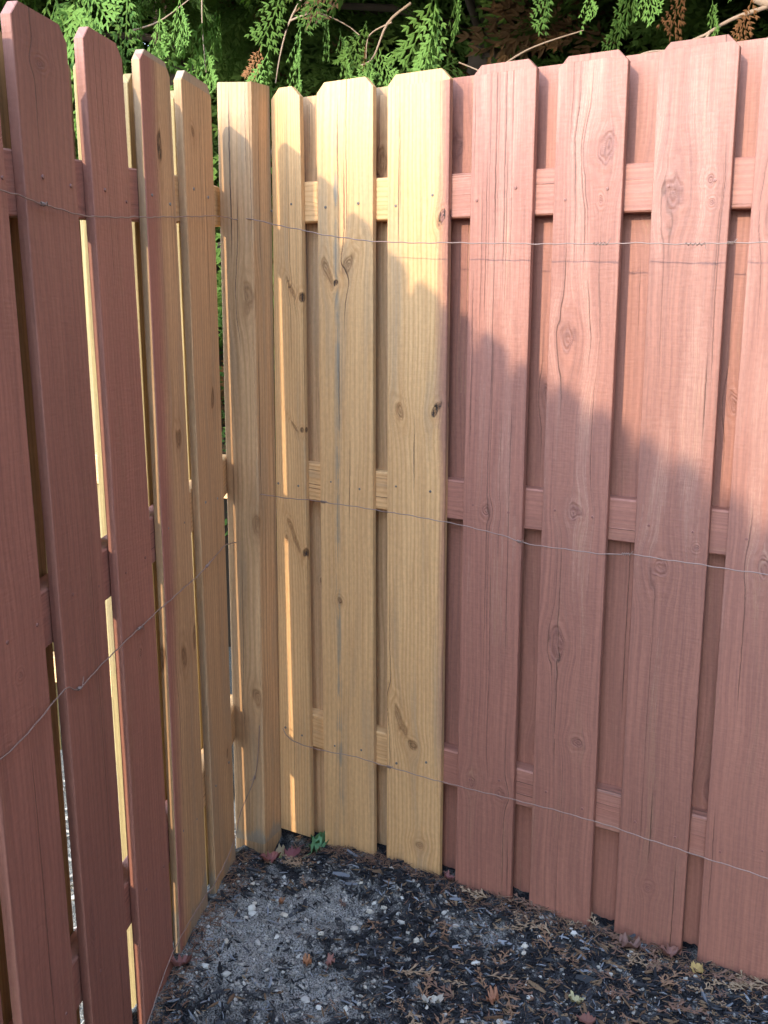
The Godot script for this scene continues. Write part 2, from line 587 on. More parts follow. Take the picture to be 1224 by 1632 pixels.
# ------------------------------------------------------------------ the scene
func _ready() -> void:
	# camera
	var cam := Camera3D.new()
	cam.name = "camera"
	cam.position = Vector3(1.45102, 1.33495, 1.88919)
	cam.basis = Basis.from_euler(Vector3(-0.2011, 0.5225, -0.0022), EULER_ORDER_YXZ)
	cam.fov = rad_to_deg(2.0 * atan(816.0 / 1539.96))
	cam.near = 0.05
	cam.far = 300.0
	add_child(cam)
	cam.current = true
	# sky, exposure
	var env := Environment.new()
	env.background_mode = Environment.BG_SKY
	var sky := Sky.new()
	var sm := PhysicalSkyMaterial.new()
	sm.turbidity = 3.0
	sm.mie_eccentricity = 0.6
	sm.energy_multiplier = 4.0
	sm.ground_color = Color(0.35, 0.32, 0.28)
	sky.sky_material = sm
	env.sky = sky
	env.background_energy_multiplier = 18.5
	env.tonemap_mode = Environment.TONE_MAPPER_LINEAR
	env.tonemap_exposure = 1.42
	env.sdfgi_enabled = true
	env.ssao_enabled = true
	env.ssil_enabled = true
	var we := WorldEnvironment.new()
	we.name = "world_environment"
	we.environment = env
	add_child(we)
	# low sun from behind the viewer's left, skimming along the outside of the left fence
	var sun := DirectionalLight3D.new()
	sun.name = "sun"
	sun.light_energy = 0.95
	sun.light_color = Color(1.0, 0.93, 0.82)
	sun.light_angular_distance = 1.1
	sun.shadow_enabled = true
	add_child(sun)
	sun.look_at_from_position(Vector3.ZERO, Vector3(0.10, -0.335, -1.0), Vector3.UP)

	build_ground()
	build_specs()
	build_textures()
	build_right_fence()
	build_left_fence()
	build_outer_fence()
	build_added_house()
	build_trees()
	build_wires()
	build_litter()

# spec numbers
var R := []
var L := []
var back_tan := []
var back_red := []
var back_mix := 0
var olive := []
var rail_tan := 0
var rail_red := 0
var post_tan := 0

func build_specs() -> void:
	# right run, from the corner
	R.append(spec(1, "tan", [[0.62, 1.39, 0.010, 0.024, 0.55, 0.9], [0.95, 1.37, 0.010, 0.012, 1.0], [0.66, 1.07, 0.006, 0.016, 0.7, 1.2], [0.90, 1.06, 0.008, 0.006, 1.0], [0.60, 0.80, 0.010, 0.036, 0.55, 0.7], [0.95, 0.762, 0.009, 0.009, 1.0], [0.35, 0.79, 0.007, 0.009, 0.5]], {"rings": 0.55}))
	R.append(spec(2, "tan", [[0.18, 1.436, 0.010, 0.026, 0.6, 0.35], [0.56, 1.452, 0.011, 0.028, 0.6, -0.55], [0.33, 1.409, 0.005, 0.006, 1.0], [0.37, 0.664, 0.006, 0.008, 0.9]], {"streak": 0.34, "rings": 0.35, "crack_list": [[0.05, 1.05, 1.28, 0.0009, 0.8], [0.048, 1.55, 1.83, 0.0006, 0.7]]}))
	R.append(spec(3, "tan", [[0.90, 1.571, 0.008, 0.017, 1.0, -0.4], [0.83, 1.167, 0.008, 0.018, 1.0, -0.35], [0.22, 1.160, 0.008, 0.020, 0.5, 0.3], [0.48, 0.367, 0.010, 0.012, 0.85], [0.27, 0.42, 0.009, 0.045, 0.55, 0.35], [0.63, 0.114, 0.010, 0.010, 0.5]], {"red_from": 0.86, "red_soft": 0.22, "red_lean": 0.14, "rings": 0.5}))
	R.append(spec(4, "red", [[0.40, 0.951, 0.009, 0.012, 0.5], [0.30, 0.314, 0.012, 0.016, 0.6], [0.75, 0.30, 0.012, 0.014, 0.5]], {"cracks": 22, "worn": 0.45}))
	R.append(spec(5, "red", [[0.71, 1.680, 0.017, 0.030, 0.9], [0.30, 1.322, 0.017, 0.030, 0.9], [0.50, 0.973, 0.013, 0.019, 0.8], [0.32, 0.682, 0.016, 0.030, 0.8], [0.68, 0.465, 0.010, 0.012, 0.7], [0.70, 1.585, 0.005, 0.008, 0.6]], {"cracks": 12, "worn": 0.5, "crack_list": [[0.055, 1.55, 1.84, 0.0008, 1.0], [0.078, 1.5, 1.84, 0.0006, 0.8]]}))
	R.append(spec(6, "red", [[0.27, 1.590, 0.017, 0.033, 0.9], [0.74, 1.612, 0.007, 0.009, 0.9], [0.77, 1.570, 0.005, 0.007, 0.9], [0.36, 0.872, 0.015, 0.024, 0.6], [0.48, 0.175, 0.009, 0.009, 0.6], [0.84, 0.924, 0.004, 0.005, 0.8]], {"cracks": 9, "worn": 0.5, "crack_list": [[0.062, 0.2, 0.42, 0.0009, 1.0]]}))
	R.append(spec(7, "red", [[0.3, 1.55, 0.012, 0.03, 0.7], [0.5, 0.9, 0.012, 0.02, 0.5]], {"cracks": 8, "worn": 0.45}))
	# left run, from the viewer
	L.append(spec(11, "red", [[0.5, 0.9, 0.006, 0.006, 0.6]], {"cracks": 3}))
	L.append(spec(12, "red", [[0.45, 1.74, 0.012, 0.006, 0.8], [0.15, 0.406, 0.008, 0.04, 0.6]], {"cracks": 3}))
	L.append(spec(13, "red", [[0.5, 0.80, 0.006, 0.008, 0.7]], {"cracks": 3}))
	L.append(spec(14, "brown", [[0.52, 1.69, 0.010, 0.028, 1.0], [0.70, 1.16, 0.012, 0.020, 0.8], [0.55, 0.722, 0.013, 0.022, 0.7], [0.93, 0.74, 0.010, 0.024, 0.7]], {"red_from": 0.42, "red_soft": 0.30, "red_dir": -1.0, "red_lean": 0.16, "rings": 0.35, "soil": 0.10, "soil_tilt": 0.10}))
	L.append(spec(15, "brown", [[0.68, 1.223, 0.008, 0.019, 0.9], [0.3, 1.75, 0.006, 0.010, 0.7], [0.75, 0.4, 0.006, 0.010, 0.8]], {"rings": 0.4, "cracks": 6, "soil": 0.11, "soil_tilt": 0.06}))
	back_tan = [spec(21, "brown", [[0.75, 1.13, 0.012, 0.03, 0.8], [0.4, 0.72, 0.006, 0.008, 0.9]], {"rings": 0.4}), spec(22, "brown", [[0.3, 1.7, 0.014, 0.03, 0.6]], {"rings": 0.4})]
	back_mix = spec(23, "brown", [[0.25, 1.72, 0.016, 0.03, 0.7]], {"red_from": 0.60, "red_soft": 0.15, "red_dir": -1.0})
	back_red = [spec(24, "red", [[0.6, 1.6, 0.014, 0.03, 0.6]], {"cracks": 3}), spec(25, "red", [[0.5, 1.2, 0.010, 0.02, 0.6], [0.6, 0.4, 0.016, 0.03, 0.6]], {"cracks": 3})]
	olive = [spec(26, "olive", [[0.8, 1.25, 0.006, 0.008, 1.0]], {"rings": 0.4}), spec(27, "olive", [], {"rings": 0.35})]
	rail_tan = spec(28, "tan", [[0.3, 0.46, 0.010, 0.015, 0.8]], {"rings": 0.5, "cracks": 4})
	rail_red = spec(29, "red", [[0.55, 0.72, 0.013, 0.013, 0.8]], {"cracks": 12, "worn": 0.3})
	post_tan = spec(30, "brown", [[0.62, 0.85, 0.010, 0.022, 0.5], [0.55, 0.40, 0.012, 0.02, 0.5], [0.55, 1.38, 0.014, 0.03, 0.5]], {"rings": 0.5, "cracks": 9, "soil": 0.03, "crack_list": [[0.035, 1.45, 1.84, 0.0012, 1.0]]})

var nail_mesh: ArrayMesh

func add_nails(pk: MeshInstance3D, xs: Array, ys: Array, mat: Material, rng: RandomNumberGenerator, z := 0.0) -> void:
	for y in ys:
		for x in xs:
			var n := part("nail_head", nail_mesh, mat, pk, Vector3(x + rng.randf_range(-0.006, 0.006), y + rng.randf_range(-0.016, 0.016), z + 0.0006))
			n.scale = Vector3.ONE * rng.randf_range(0.8, 1.1)

func make_nail_mesh() -> void:
	var st := start(false)
	var n := 8
	for k in n:
		var a := TAU * k / n
		var b := TAU * (k + 1) / n
		var r := 0.0034
		var p0 := Vector3(cos(a) * r, sin(a) * r, -0.001)
		var p1 := Vector3(cos(b) * r, sin(b) * r, -0.001)
		var q0 := Vector3(cos(a) * r * 0.8, sin(a) * r * 0.8, 0.0009)
		var q1 := Vector3(cos(b) * r * 0.8, sin(b) * r * 0.8, 0.0009)
		quad(st, p0, q0, q1, p1)
		tri(st, q0, Vector3(0, 0, 0.0011), q1)
	nail_mesh = done(st)

func build_right_fence() -> void:
	make_nail_mesh()
	var rng := RandomNumberGenerator.new()
	rng.seed = 41
	var f := thing("board_fence", "sunlit fence run on the right, tan boards then red painted boards", "fence", Vector3.ZERO, "fence runs meeting at the corner")
	var e := [[0.0460, 0.0700, 0.1428, 0.1483, 1.835], [0.1855, 0.1936, 0.3318, 0.3376, 1.833], [0.3674, 0.3737, 0.5141, 0.5199, 1.828],
		[0.5559, 0.5717, 0.6977, 0.7065, 1.823], [0.7435, 0.7514, 0.8862, 0.8868, 1.817], [0.9419, 0.9429, 1.0860, 1.0838, 1.817], [1.1200, 1.1231, 1.2600, 1.2630, 1.816]]
	for i in 9:
		var x := 1.303 + 0.184 * i
		e.append([x, x + 0.002, x + 0.14, x + 0.142, 1.813 - 0.0035 * i])
	var nail_red := flat_mat(lin(0.22, 0.085, 0.065), 0.45)
	var nail_tan := flat_mat(lin(0.17, 0.15, 0.13), 0.5)
	nail_tan.metallic = 0.4
	for i in e.size():
		var p: Array = e[i]
		var y0 := -0.035
		if i == 0: y0 = 0.006
		if i == 1: y0 = -0.004
		var me := picket_mesh(p[0], p[1], p[2], p[3], y0, p[4], 0.016, 0.021 * rng.randf_range(0.85, 1.15), rng.randf_range(-0.002, 0.002) if i > 0 else 0.0, rng.randf_range(0.0, 0.002))
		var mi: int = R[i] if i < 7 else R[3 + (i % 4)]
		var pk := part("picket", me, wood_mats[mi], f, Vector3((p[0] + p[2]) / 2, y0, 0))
		if i < 8:
			var w: float = p[2] - p[0]
			var xs := [-w * 0.28, w * 0.28]
			var ys := []
			for rh in [1.585, 0.945, 0.298]: ys.append(rh - 0.0202 * p[0] - y0)
			add_nails(pk, xs, ys, nail_tan if i < 3 else nail_red, rng)
	# pickets nailed to the far side, behind the gaps
	var cs := [0.165, 0.353, 0.546, 0.729, 0.915, 1.104]
	for i in 8: cs.append(1.288 + 0.184 * i)
	for i in cs.size():
		var c: float = cs[i]
		var me := picket_mesh(c - 0.07, c - 0.068, c + 0.07, c + 0.072, -0.035, 1.823 - 0.006 * minf(c, 1.2), 0.016, 0.020, 0.0, 0.0)
		var mi: int = back_tan[i] if i < 2 else (back_mix if i == 2 else back_red[i % 2])
		part("picket", me, wood_mats[mi], f, Vector3(c, -0.035, -0.0545))
	for y in [1.634, 0.987, 0.343]:
		var me := bar_mesh(Vector3(0.058 + 0.004 * y, y, 0), Vector3(0.45, y - 0.0202 * 0.45, 0), 0.089, 0.038, y)
		me = bar_mesh(Vector3(0.45, y - 0.0202 * 0.45, 0), Vector3(2.9, y - 0.0202 * 2.9, 0), 0.089, 0.038, y + 0.3, me)
		var r := part("rail", me, null, f, Vector3(0, 0, -0.0163))
		r.set_surface_override_material(0, wood_mats[rail_tan])
		r.set_surface_override_material(1, wood_mats[rail_red])
		r.set_meta("label", "rail with tan wood near the corner and red paint beyond")

func build_left_fence() -> void:
	var rng := RandomNumberGenerator.new()
	rng.seed = 77
	var f := thing("board_fence", "shaded fence run on the left, red boards turning tan near the corner post", "fence", Vector3.ZERO, "fence runs meeting at the corner")
	f.rotation.y = PI - PHI
	# far edge bottom, far edge top, near edge bottom, near edge top, top height
	var e := [[1.013, 1.040, 1.160, 1.182, 1.742], [0.828, 0.843, 0.968, 0.994, 1.748], [0.635, 0.655, 0.779, 0.791, 1.770], [0.440, 0.451, 0.600, 0.583, 1.789], [0.252, 0.233, 0.386, 0.396, 1.797]]
	var nail_red := flat_mat(lin(0.20, 0.08, 0.062), 0.45)
	var nail_tan := flat_mat(lin(0.17, 0.15, 0.13), 0.5)
	for i in 5:
		var p: Array = e[i]
		var y0 := -0.06
		var me := picket_mesh(-p[2], -p[3], -p[0], -p[1], y0, p[4], 0.016, 0.021, rng.randf_range(-0.003, 0.003), rng.randf_range(0, 0.002))
		var pk := part("picket", me, wood_mats[L[i]], f, Vector3(-(p[0] + p[2]) / 2, y0, 0))
		var ys := []
		for rh in [1.585, 0.96, 0.33]: ys.append(rh - 0.0757 * p[0] - y0)
		add_nails(pk, [-0.04, 0.04], ys, nail_tan if i > 2 else nail_red, rng)
		if i == 3: pk.set_meta("label", "board with red paint along one side and bare tan wood along the other")
	for i in 17:
		var u := 1.208 + 0.193 * i
		var me := picket_mesh(-u - 0.14, -u - 0.142, -u, -u - 0.002, -0.08, 1.745 + 0.004 * sin(i * 2.3) + 0.085 * smoothstep(1.3, 2.7, u), 0.016, 0.021, 0.0, 0.0)
		part("picket", me, wood_mats[L[i % 3]], f, Vector3(-u - 0.07, -0.08, 0))
	# far side pickets
	var b := [0.088, 0.162, 0.378, 0.553, 0.731, 0.913]
	for i in 17: b.append(1.078 + 0.193 * i)
	for i in b.size():
		var u: float = b[i]
		var top := 1.80 - 0.0757 * (u + 0.07) if u < 0.95 else 1.735 + 0.085 * smoothstep(1.3, 2.7, u)
		var w := 0.088 if i == 0 else 0.14
		var me := picket_mesh(-u - w, -u - w, -u, -u, -0.09, top, 0.016, 0.020, 0.0, 0.0)
		part("picket", me, wood_mats[olive[i % 2]], f, Vector3(-u - w / 2, -0.09, -0.0545 if i > 0 else -0.082))
	for k in 3:
		var y: float = [1.633, 1.009, 0.3796][k]
		var slope := func(u: float) -> float: return y - 0.0757 * minf(u, 1.1)
		var u0 := 0.088
		var me := bar_mesh(Vector3(-1.1, slope.call(1.1), 0), Vector3(-0.5, slope.call(0.5), 0), 0.089, 0.038, y + 0.4)
		me = bar_mesh(Vector3(-4.45, slope.call(1.1), 0), Vector3(-1.1, slope.call(1.1), 0), 0.089, 0.038, y + 0.1, me)
		me = bar_mesh(Vector3(-0.5, slope.call(0.5), 0), Vector3(-0.30, slope.call(0.30), 0), 0.089, 0.038, y, me)
		me = bar_mesh(Vector3(-0.30, slope.call(0.30), -0.001), Vector3(-0.032, slope.call(u0), -0.043), 0.089, 0.020, y, me)
		var r := part("rail", me, null, f, Vector3(0, 0, -0.0163))
		r.set_surface_override_material(0, wood_mats[rail_red])
		r.set_surface_override_material(1, wood_mats[rail_red])
		r.set_surface_override_material(2, wood_mats[rail_tan])
		r.set_surface_override_material(3, wood_mats[rail_tan])
	# corner post, leaning a little
	var rings := []
	var uvs := []
	var s := 0.089
	for i in 7:
		var h := -0.25 + (1.838 + 0.25) * i / 6.0
		var off := 0.0115 * h
		var ring := []
		var uv := []
		var ch := 0.004
		if i == 6: ch = 0.006
		var acc := 0.0
		var prev := Vector2.ZERO
		var sec := section(s, s, ch)
		for q in sec.size():
			var p: Vector2 = sec[q]
			if q > 0: acc += (p - prev).length()
			prev = p
			var v := Vector2(p.x - s / 2, p.y).rotated(0.0)
			var a := deg_to_rad(5.5)
			ring.append(Vector3(0.052 + off + v.x * cos(a) + v.y * sin(a), h + (0.004 * sin(q * 2.0) if i == 6 else 0.0), 0.080 - v.x * sin(a) + v.y * cos(a)))
			uv.append(Vector2(acc / 0.14, 1.0 - h / PICKET_LEN))
		rings.append(ring)
		uvs.append(uv)
	var pm := loft(rings, uvs)
	var po := part("post", pm, wood_mats[post_tan], f)
	po.transform = f.transform.affine_inverse()
	po.set_meta("label", "square tan corner post, split at the top")

func build_added_house() -> void:
	# unseen building added outside the picture to keep the sky off the left boards
	var h := thing("added_house", "unseen grey building added beyond the right edge to block sky from the left boards", "added_house", Vector3(3.6, 0, 3.2))
	var brick := flat_mat(lin(0.30, 0.285, 0.27), 0.9)
	var w := BoxMesh.new()
	w.size = Vector3(0.3, 4.6, 7.0)
	part("wall", w, brick, h, Vector3(0.15, 2.2, 0))
	var roof := PrismMesh.new()
	roof.size = Vector3(4.0, 1.6, 7.6)
	part("roof", roof, flat_mat(lin(0.07, 0.065, 0.06), 0.95), h, Vector3(1.6, 5.31, 0))
	for z in [-1.8, 1.4]:
		var g := BoxMesh.new()
		g.size = Vector3(0.03, 1.2, 1.0)
		var win := part("window", g, flat_mat(lin(0.03, 0.035, 0.04), 0.1), h, Vector3(-0.018, 1.6, z))
		var fr := BoxMesh.new()
		fr.size = Vector3(0.05, 0.07, 1.14)
		part("sill", fr, flat_mat(lin(0.6, 0.6, 0.58), 0.6), win, Vector3(-0.01, -0.64, 0))

func build_outer_fence() -> void:
	# the run that goes on beyond the corner, glimpsed through a slit of the left fence
	var f := thing("board_fence", "unpainted fence run glimpsed through a slit behind the left boards", "fence", Vector3(0, 0, -0.10))
	for y in [0.94, 0.28]:
		var me := bar_mesh(Vector3(-2.6, y, 0), Vector3(-0.06, y, 0), 0.086, 0.038, y)
		part("rail", me, wood_mats[rail_tan], f)
	var board := picket_mesh(-0.0625, -0.0625, 0.0625, 0.0625, -0.1, 1.70, 0.016, 0.02, 0, 0)
	for i in 14:
		part("picket", board, wood_mats[olive[i % 2]], f, Vector3(-0.131 - 0.1775 * i, -0.1, -0.0385))

# ------------------------------------------------------------------ trees
var sprays := []
var green_mat: StandardMaterial3D
var bark: StandardMaterial3D

func build_trees() -> void:
	for i in 3: sprays.append(spray_mesh(300 + i, 8, [0.42, 0.5, 0.55][i % 3], 1.9, 0.86, 1.7))
	for i in 4: sprays.append(spray_mesh(320 + i, 6, [0.42, 0.50, 0.55, 0.46][i], 2.3, 0.95, 1.8))
	for i in 3: sprays.append(sprig_mesh(340 + i))
	green_mat = flat_mat(Color.WHITE, 0.7, true)
	green_mat.metallic_specular = 0.2
	green_mat.cull_mode = BaseMaterial3D.CULL_DISABLED
	green_mat.backlight_enabled = true
	green_mat.backlight = lin(0.05, 0.09, 0.015)
	bark = flat_mat(lin(0.085, 0.06, 0.042), 0.9)
	var rng := RandomNumberGenerator.new()
	rng.seed = 2024
	var spots := [[-2.6, -1.5], [-1.25, -1.25], [0.05, -1.30], [1.30, -1.25], [2.6, -1.35]]
	var labels := ["cypress tree farthest left, seen above the red left boards", "cypress tree with bright drooping sprays above the left fence", "cypress tree behind the corner post with a dark hollow crown", "cypress tree behind the red boards with a pale bare limb", "cypress tree farthest right behind the red fence"]
	var roots := []
	for t in spots.size():
		var at := Vector3(spots[t][0], -0.08, spots[t][1])
		var tr := thing("cypress_tree", labels[t], "tree", at, "cypress trees behind the fence")
		roots.append(tr)
		# trunk
		var st := start()
		var pts := []
		var rad := []
		for i in 9:
			pts.append(Vector3(0.05 * sin(i * 1.1 + t), i * 0.62, 0.05 * cos(i * 0.9 + t * 2)))
			rad.append(0.10 * (1.0 - i * 0.105) + 0.01)
		tube(st, pts, rad, 9)
		part("trunk", done(st), bark, tr)
		# limbs
		for k in 22:
			var h := rng.randf_range(1.3, 3.6)
			var an := rng.randf_range(0, TAU)
			var ln := rng.randf_range(0.6, 1.1)
			var lp := []
			var lr := []
			var p := Vector3(0, h, 0)
			var d := Vector3(cos(an), rng.randf_range(0.1, 0.5), sin(an)).normalized()
			for i in 6:
				lp.append(p)
				lr.append(0.016 * (1.0 - i / 6.5) + 0.002)
				d = (d + Vector3(rng.randf_range(-0.25, 0.25), rng.randf_range(-0.22, 0.2), rng.randf_range(-0.25, 0.25))).normalized()
				p += d * ln / 5
			var s2 := start()
			tube(s2, lp, lr, 5)
			part("limb", done(s2), bark, tr)
		# crown: an outer shell that hangs from about two metres up, and a thick far side
		var xf := [[], [], []]
		var cl := [[], [], []]
		var n := 11000 if t > 0 and t < 4 else 7000
		for i in n:
			var an := rng.randf_range(0, TAU)
			var h := rng.randf_range(1.95, 4.6)
			var front := sin(an) > 0.1
			if not front:
				if rng.randf() < 0.25: continue
				h = rng.randf_range(0.6, 4.6)
			var r := (1.0 + 0.10 * sin(an * 5 + t) + 0.10 * sin(h * 4 + an * 3)) * (1.0 - 0.10 * maxf(h - 3.6, 0))
			r *= 1.0 - pow(rng.randf(), 2.0) * (0.35 if front else 0.5)
			var p := Vector3(cos(an) * r * 0.95, h, sin(an) * r)
			if front:
				var lowest := 2.34 + 0.05 * sin(p.x * 7 + t * 2) + (1.0 - r) * 0.3 - (p.x + at.x) * 0.09
				if h < lowest: continue
			if (p + at).z > -0.16: p.z = -0.16 - at.z - rng.randf() * 0.1
			var out := Vector3(cos(an), rng.randf_range(-0.9, 0.25), sin(an))
			out += Vector3(rng.randf_range(-0.6, 0.6), 0, rng.randf_range(-0.6, 0.6))
			var sc := rng.randf_range(0.16, 0.30) * (1.0 if front else 1.5)
			var b := basis_x(out, rng.randf_range(-1.2, 1.2)).scaled(Vector3.ONE * sc)
			var v := rng.randi() % 3
			xf[v].append(Transform3D(b, p))
			var g := rng.randf()
			var leafc := Color(0.085, 0.150, 0.032).lerp(Color(0.125, 0.205, 0.044), g)
			if rng.randf() < 0.10: leafc = Color(0.14, 0.075, 0.035)   # a dead spray here and there
			cl[v].append(leafc)
		for v in 3:
			var mm := MultiMesh.new()
			mm.transform_format = MultiMesh.TRANSFORM_3D
			mm.use_colors = true
			mm.mesh = sprays[v]
			mm.instance_count = xf[v].size()
			for i in xf[v].size():
				mm.set_instance_transform(i, xf[v][i])
				mm.set_instance_color(i, cl[v][i])
			var o := MultiMeshInstance3D.new()
			o.name = "crown"
			o.multimesh = mm
			o.material_override = green_mat
			tr.add_child(o, true)
			tag(o, "", "", "", "stuff")
	hang_sprays(roots, rng)

func tinted(c: Color) -> StandardMaterial3D:
	var m := green_mat.duplicate() as StandardMaterial3D
	m.albedo_color = c.linear_to_srgb()
	return m

func hang_sprays(roots: Array, rng: RandomNumberGenerator) -> void:
	# single sprays that hang into view over the fence: base, tip, kind
	var green := tinted(Color(0.115, 0.195, 0.040))
	var dead := tinted(Color(0.230, 0.100, 0.040))
	var s := [
		[Vector3(0.385, 2.075, -0.20), Vector3(0.41, 1.875, -0.17), 0], [Vector3(0.36, 2.06, -0.22), Vector3(0.33, 1.90, -0.19), 0], [Vector3(0.44, 2.07, -0.2), Vector3(0.46, 1.93, -0.17), 0], [Vector3(0.39, 2.02, -0.18), Vector3(0.355, 1.88, -0.18), 0],
		[Vector3(-0.04, 2.12, -0.2), Vector3(-0.085, 2.00, -0.18), 0], [Vector3(-0.23, 2.10, -0.2), Vector3(-0.195, 1.99, -0.17), 0], [Vector3(-0.26, 2.12, -0.22), Vector3(-0.24, 2.01, -0.2), 1],
		[Vector3(-0.29, 2.12, -0.2), Vector3(-0.27, 1.88, -0.16), 1], [Vector3(-0.27, 2.03, -0.21), Vector3(-0.33, 1.90, -0.18), 1], [Vector3(-0.28, 2.02, -0.21), Vector3(-0.235, 1.90, -0.18), 0],
		[Vector3(-0.08, 1.985, -0.21), Vector3(-0.06, 1.87, -0.18), 1], [Vector3(-0.085, 1.975, -0.2), Vector3(-0.12, 1.88, -0.18), 0], [Vector3(-0.01, 1.97, -0.23), Vector3(0.02, 1.87, -0.2), 2],
		[Vector3(0.02, 2.03, -0.2), Vector3(0.04, 1.93, -0.17), 1], [Vector3(0.06, 2.08, -0.24), Vector3(0.10, 1.96, -0.22), 2], [Vector3(0.21, 1.93, -0.2), Vector3(0.23, 1.835, -0.18), 1], [Vector3(0.22, 1.94, -0.21), Vector3(0.18, 1.86, -0.19), 1], [Vector3(0.23, 1.95, -0.22), Vector3(0.28, 1.86, -0.2), 2],
		[Vector3(0.32, 1.95, -0.24), Vector3(0.33, 1.86, -0.22), 2], [Vector3(0.16, 2.03, -0.26), Vector3(0.13, 1.93, -0.24), 2], [Vector3(0.10, 2.02, -0.25), Vector3(0.14, 1.90, -0.24), 2],
		[Vector3(-0.76, 2.26, -0.2), Vector3(-0.60, 2.06, -0.17), 0], [Vector3(-0.82, 2.26, -0.2), Vector3(-0.70, 2.10, -0.17), 0], [Vector3(-0.72, 2.24, -0.2), Vector3(-0.73, 2.06, -0.17), 0], [Vector3(-0.68, 2.25, -0.2), Vector3(-0.57, 2.12, -0.16), 0], [Vector3(-0.90, 2.28, -0.2), Vector3(-0.85, 2.13, -0.17), 0], [Vector3(-0.63, 2.22, -0.2), Vector3(-0.60, 2.08, -0.17), 1],
		[Vector3(-0.60, 2.14, -0.22), Vector3(-0.55, 2.00, -0.2), 1], [Vector3(-0.50, 2.18, -0.2), Vector3(-0.47, 2.05, -0.18), 0], [Vector3(-0.55, 2.20, -0.22), Vector3(-0.58, 2.06, -0.2), 1], [Vector3(-0.45, 2.13, -0.22), Vector3(-0.42, 2.00, -0.2), 1], [Vector3(-0.38, 2.12, -0.21), Vector3(-0.40, 1.99, -0.18), 1], [Vector3(-0.42, 2.00, -0.24), Vector3(-0.38, 1.90, -0.22), 2], [Vector3(-0.80, 2.20, -0.18), Vector3(-0.66, 2.03, -0.15), 0], [Vector3(-0.70, 2.18, -0.18), Vector3(-0.62, 2.00, -0.15), 0], [Vector3(-0.34, 2.14, -0.18), Vector3(-0.31, 2.00, -0.16), 0], [Vector3(0.10, 2.10, -0.18), Vector3(0.07, 2.00, -0.16), 1], [Vector3(-0.68, 2.10, -0.2), Vector3(-0.70, 1.96, -0.18), 0], [Vector3(-0.74, 2.06, -0.22), Vector3(-0.78, 1.90, -0.2), 0], [Vector3(-0.72, 1.98, -0.22), Vector3(-0.70, 1.84, -0.2), 0],
		[Vector3(0.85, 2.02, -0.2), Vector3(0.83, 1.90, -0.17), 1], [Vector3(0.84, 2.0, -0.22), Vector3(0.88, 1.91, -0.19), 1], [Vector3(0.82, 1.95, -0.2), Vector3(0.80, 1.85, -0.18), 2], [Vector3(0.64, 2.03, -0.24), Vector3(0.63, 1.94, -0.2), 1], [Vector3(0.72, 2.02, -0.26), Vector3(0.74, 1.95, -0.24), 2],
		[Vector3(0.935, 1.99, -0.19), Vector3(0.925, 1.885, -0.17), 3], [Vector3(0.20, 1.965, -0.2), Vector3(0.215, 1.90, -0.18), 3], [Vector3(0.98, 1.95, -0.24), Vector3(1.0, 1.88, -0.22), 2], [Vector3(1.06, 1.93, -0.2), Vector3(1.055, 1.85, -0.19), 3], [Vector3(-0.12, 2.0, -0.22), Vector3(-0.15, 1.93, -0.2), 3]]
	var mats := [green, green, green, dead]
	for e in s:
		var a: Vector3 = e[0]
		var b: Vector3 = e[1]
		var tr: Node3D = roots[1] if a.x < -0.45 else (roots[2] if a.x < 0.55 else roots[3])
		var o := part("hanging_spray", sprays[3 + rng.randi() % 4], mats[e[2]], tr)
		var bs := basis_x(b - a, PI / 2 + rng.randf_range(-0.5, 0.5)).scaled(Vector3.ONE * (b - a).length() * (1.3 if a.x < -0.4 else 1.1))
		o.transform = Transform3D(bs, a - tr.position)
	# bare twigs and the pale limb on the right
	var pale := flat_mat(lin(0.30, 0.20, 0.13), 0.85)
	var limbs := [
		[[Vector3(1.30, 2.10, -0.50), Vector3(1.16, 1.98, -0.34), Vector3(1.08, 1.925, -0.26), Vector3(1.02, 2.02, -0.30)], 0.024],
		[[Vector3(1.10, 1.93, -0.27), Vector3(1.02, 1.905, -0.24), Vector3(0.97, 1.88, -0.23), Vector3(0.92, 1.87, -0.24)], 0.007],
		[[Vector3(0.98, 1.885, -0.23), Vector3(0.965, 1.85, -0.22), Vector3(0.95, 1.83, -0.22)], 0.005],
		[[Vector3(0.80, 1.84, -0.22), Vector3(0.86, 1.86, -0.22), Vector3(0.92, 1.855, -0.22)], 0.004],
		[[Vector3(0.30, 2.04, -0.24), Vector3(0.25, 2.00, -0.22), Vector3(0.21, 1.93, -0.22), Vector3(0.17, 1.92, -0.23)], 0.005],
		[[Vector3(0.26, 2.0, -0.22), Vector3(0.20, 1.98, -0.22), Vector3(0.19, 1.93, -0.22)], 0.003],
		[[Vector3(0.02, 2.10, -0.22), Vector3(-0.02, 2.04, -0.21), Vector3(-0.05, 1.97, -0.21), Vector3(-0.06, 1.90, -0.2)], 0.004],
		[[Vector3(-0.02, 2.04, -0.21), Vector3(0.05, 2.05, -0.22), Vector3(0.12, 2.02, -0.24), Vector3(0.16, 1.99, -0.24)], 0.0035],
		[[Vector3(-0.30, 2.16, -0.22), Vector3(-0.295, 2.06, -0.21), Vector3(-0.28, 1.95, -0.2)], 0.003],
		[[Vector3(-0.62, 2.12, -0.3), Vector3(-0.52, 2.13, -0.3), Vector3(-0.42, 2.18, -0.32)], 0.004],
		[[Vector3(0.46, 1.87, -0.3), Vector3(0.55, 1.93, -0.34), Vector3(0.66, 1.97, -0.4)], 0.004],
		[[Vector3(0.42, 1.9, -0.25), Vector3(0.50, 1.86, -0.22), Vector3(0.53, 1.83, -0.2)], 0.0025],
	]
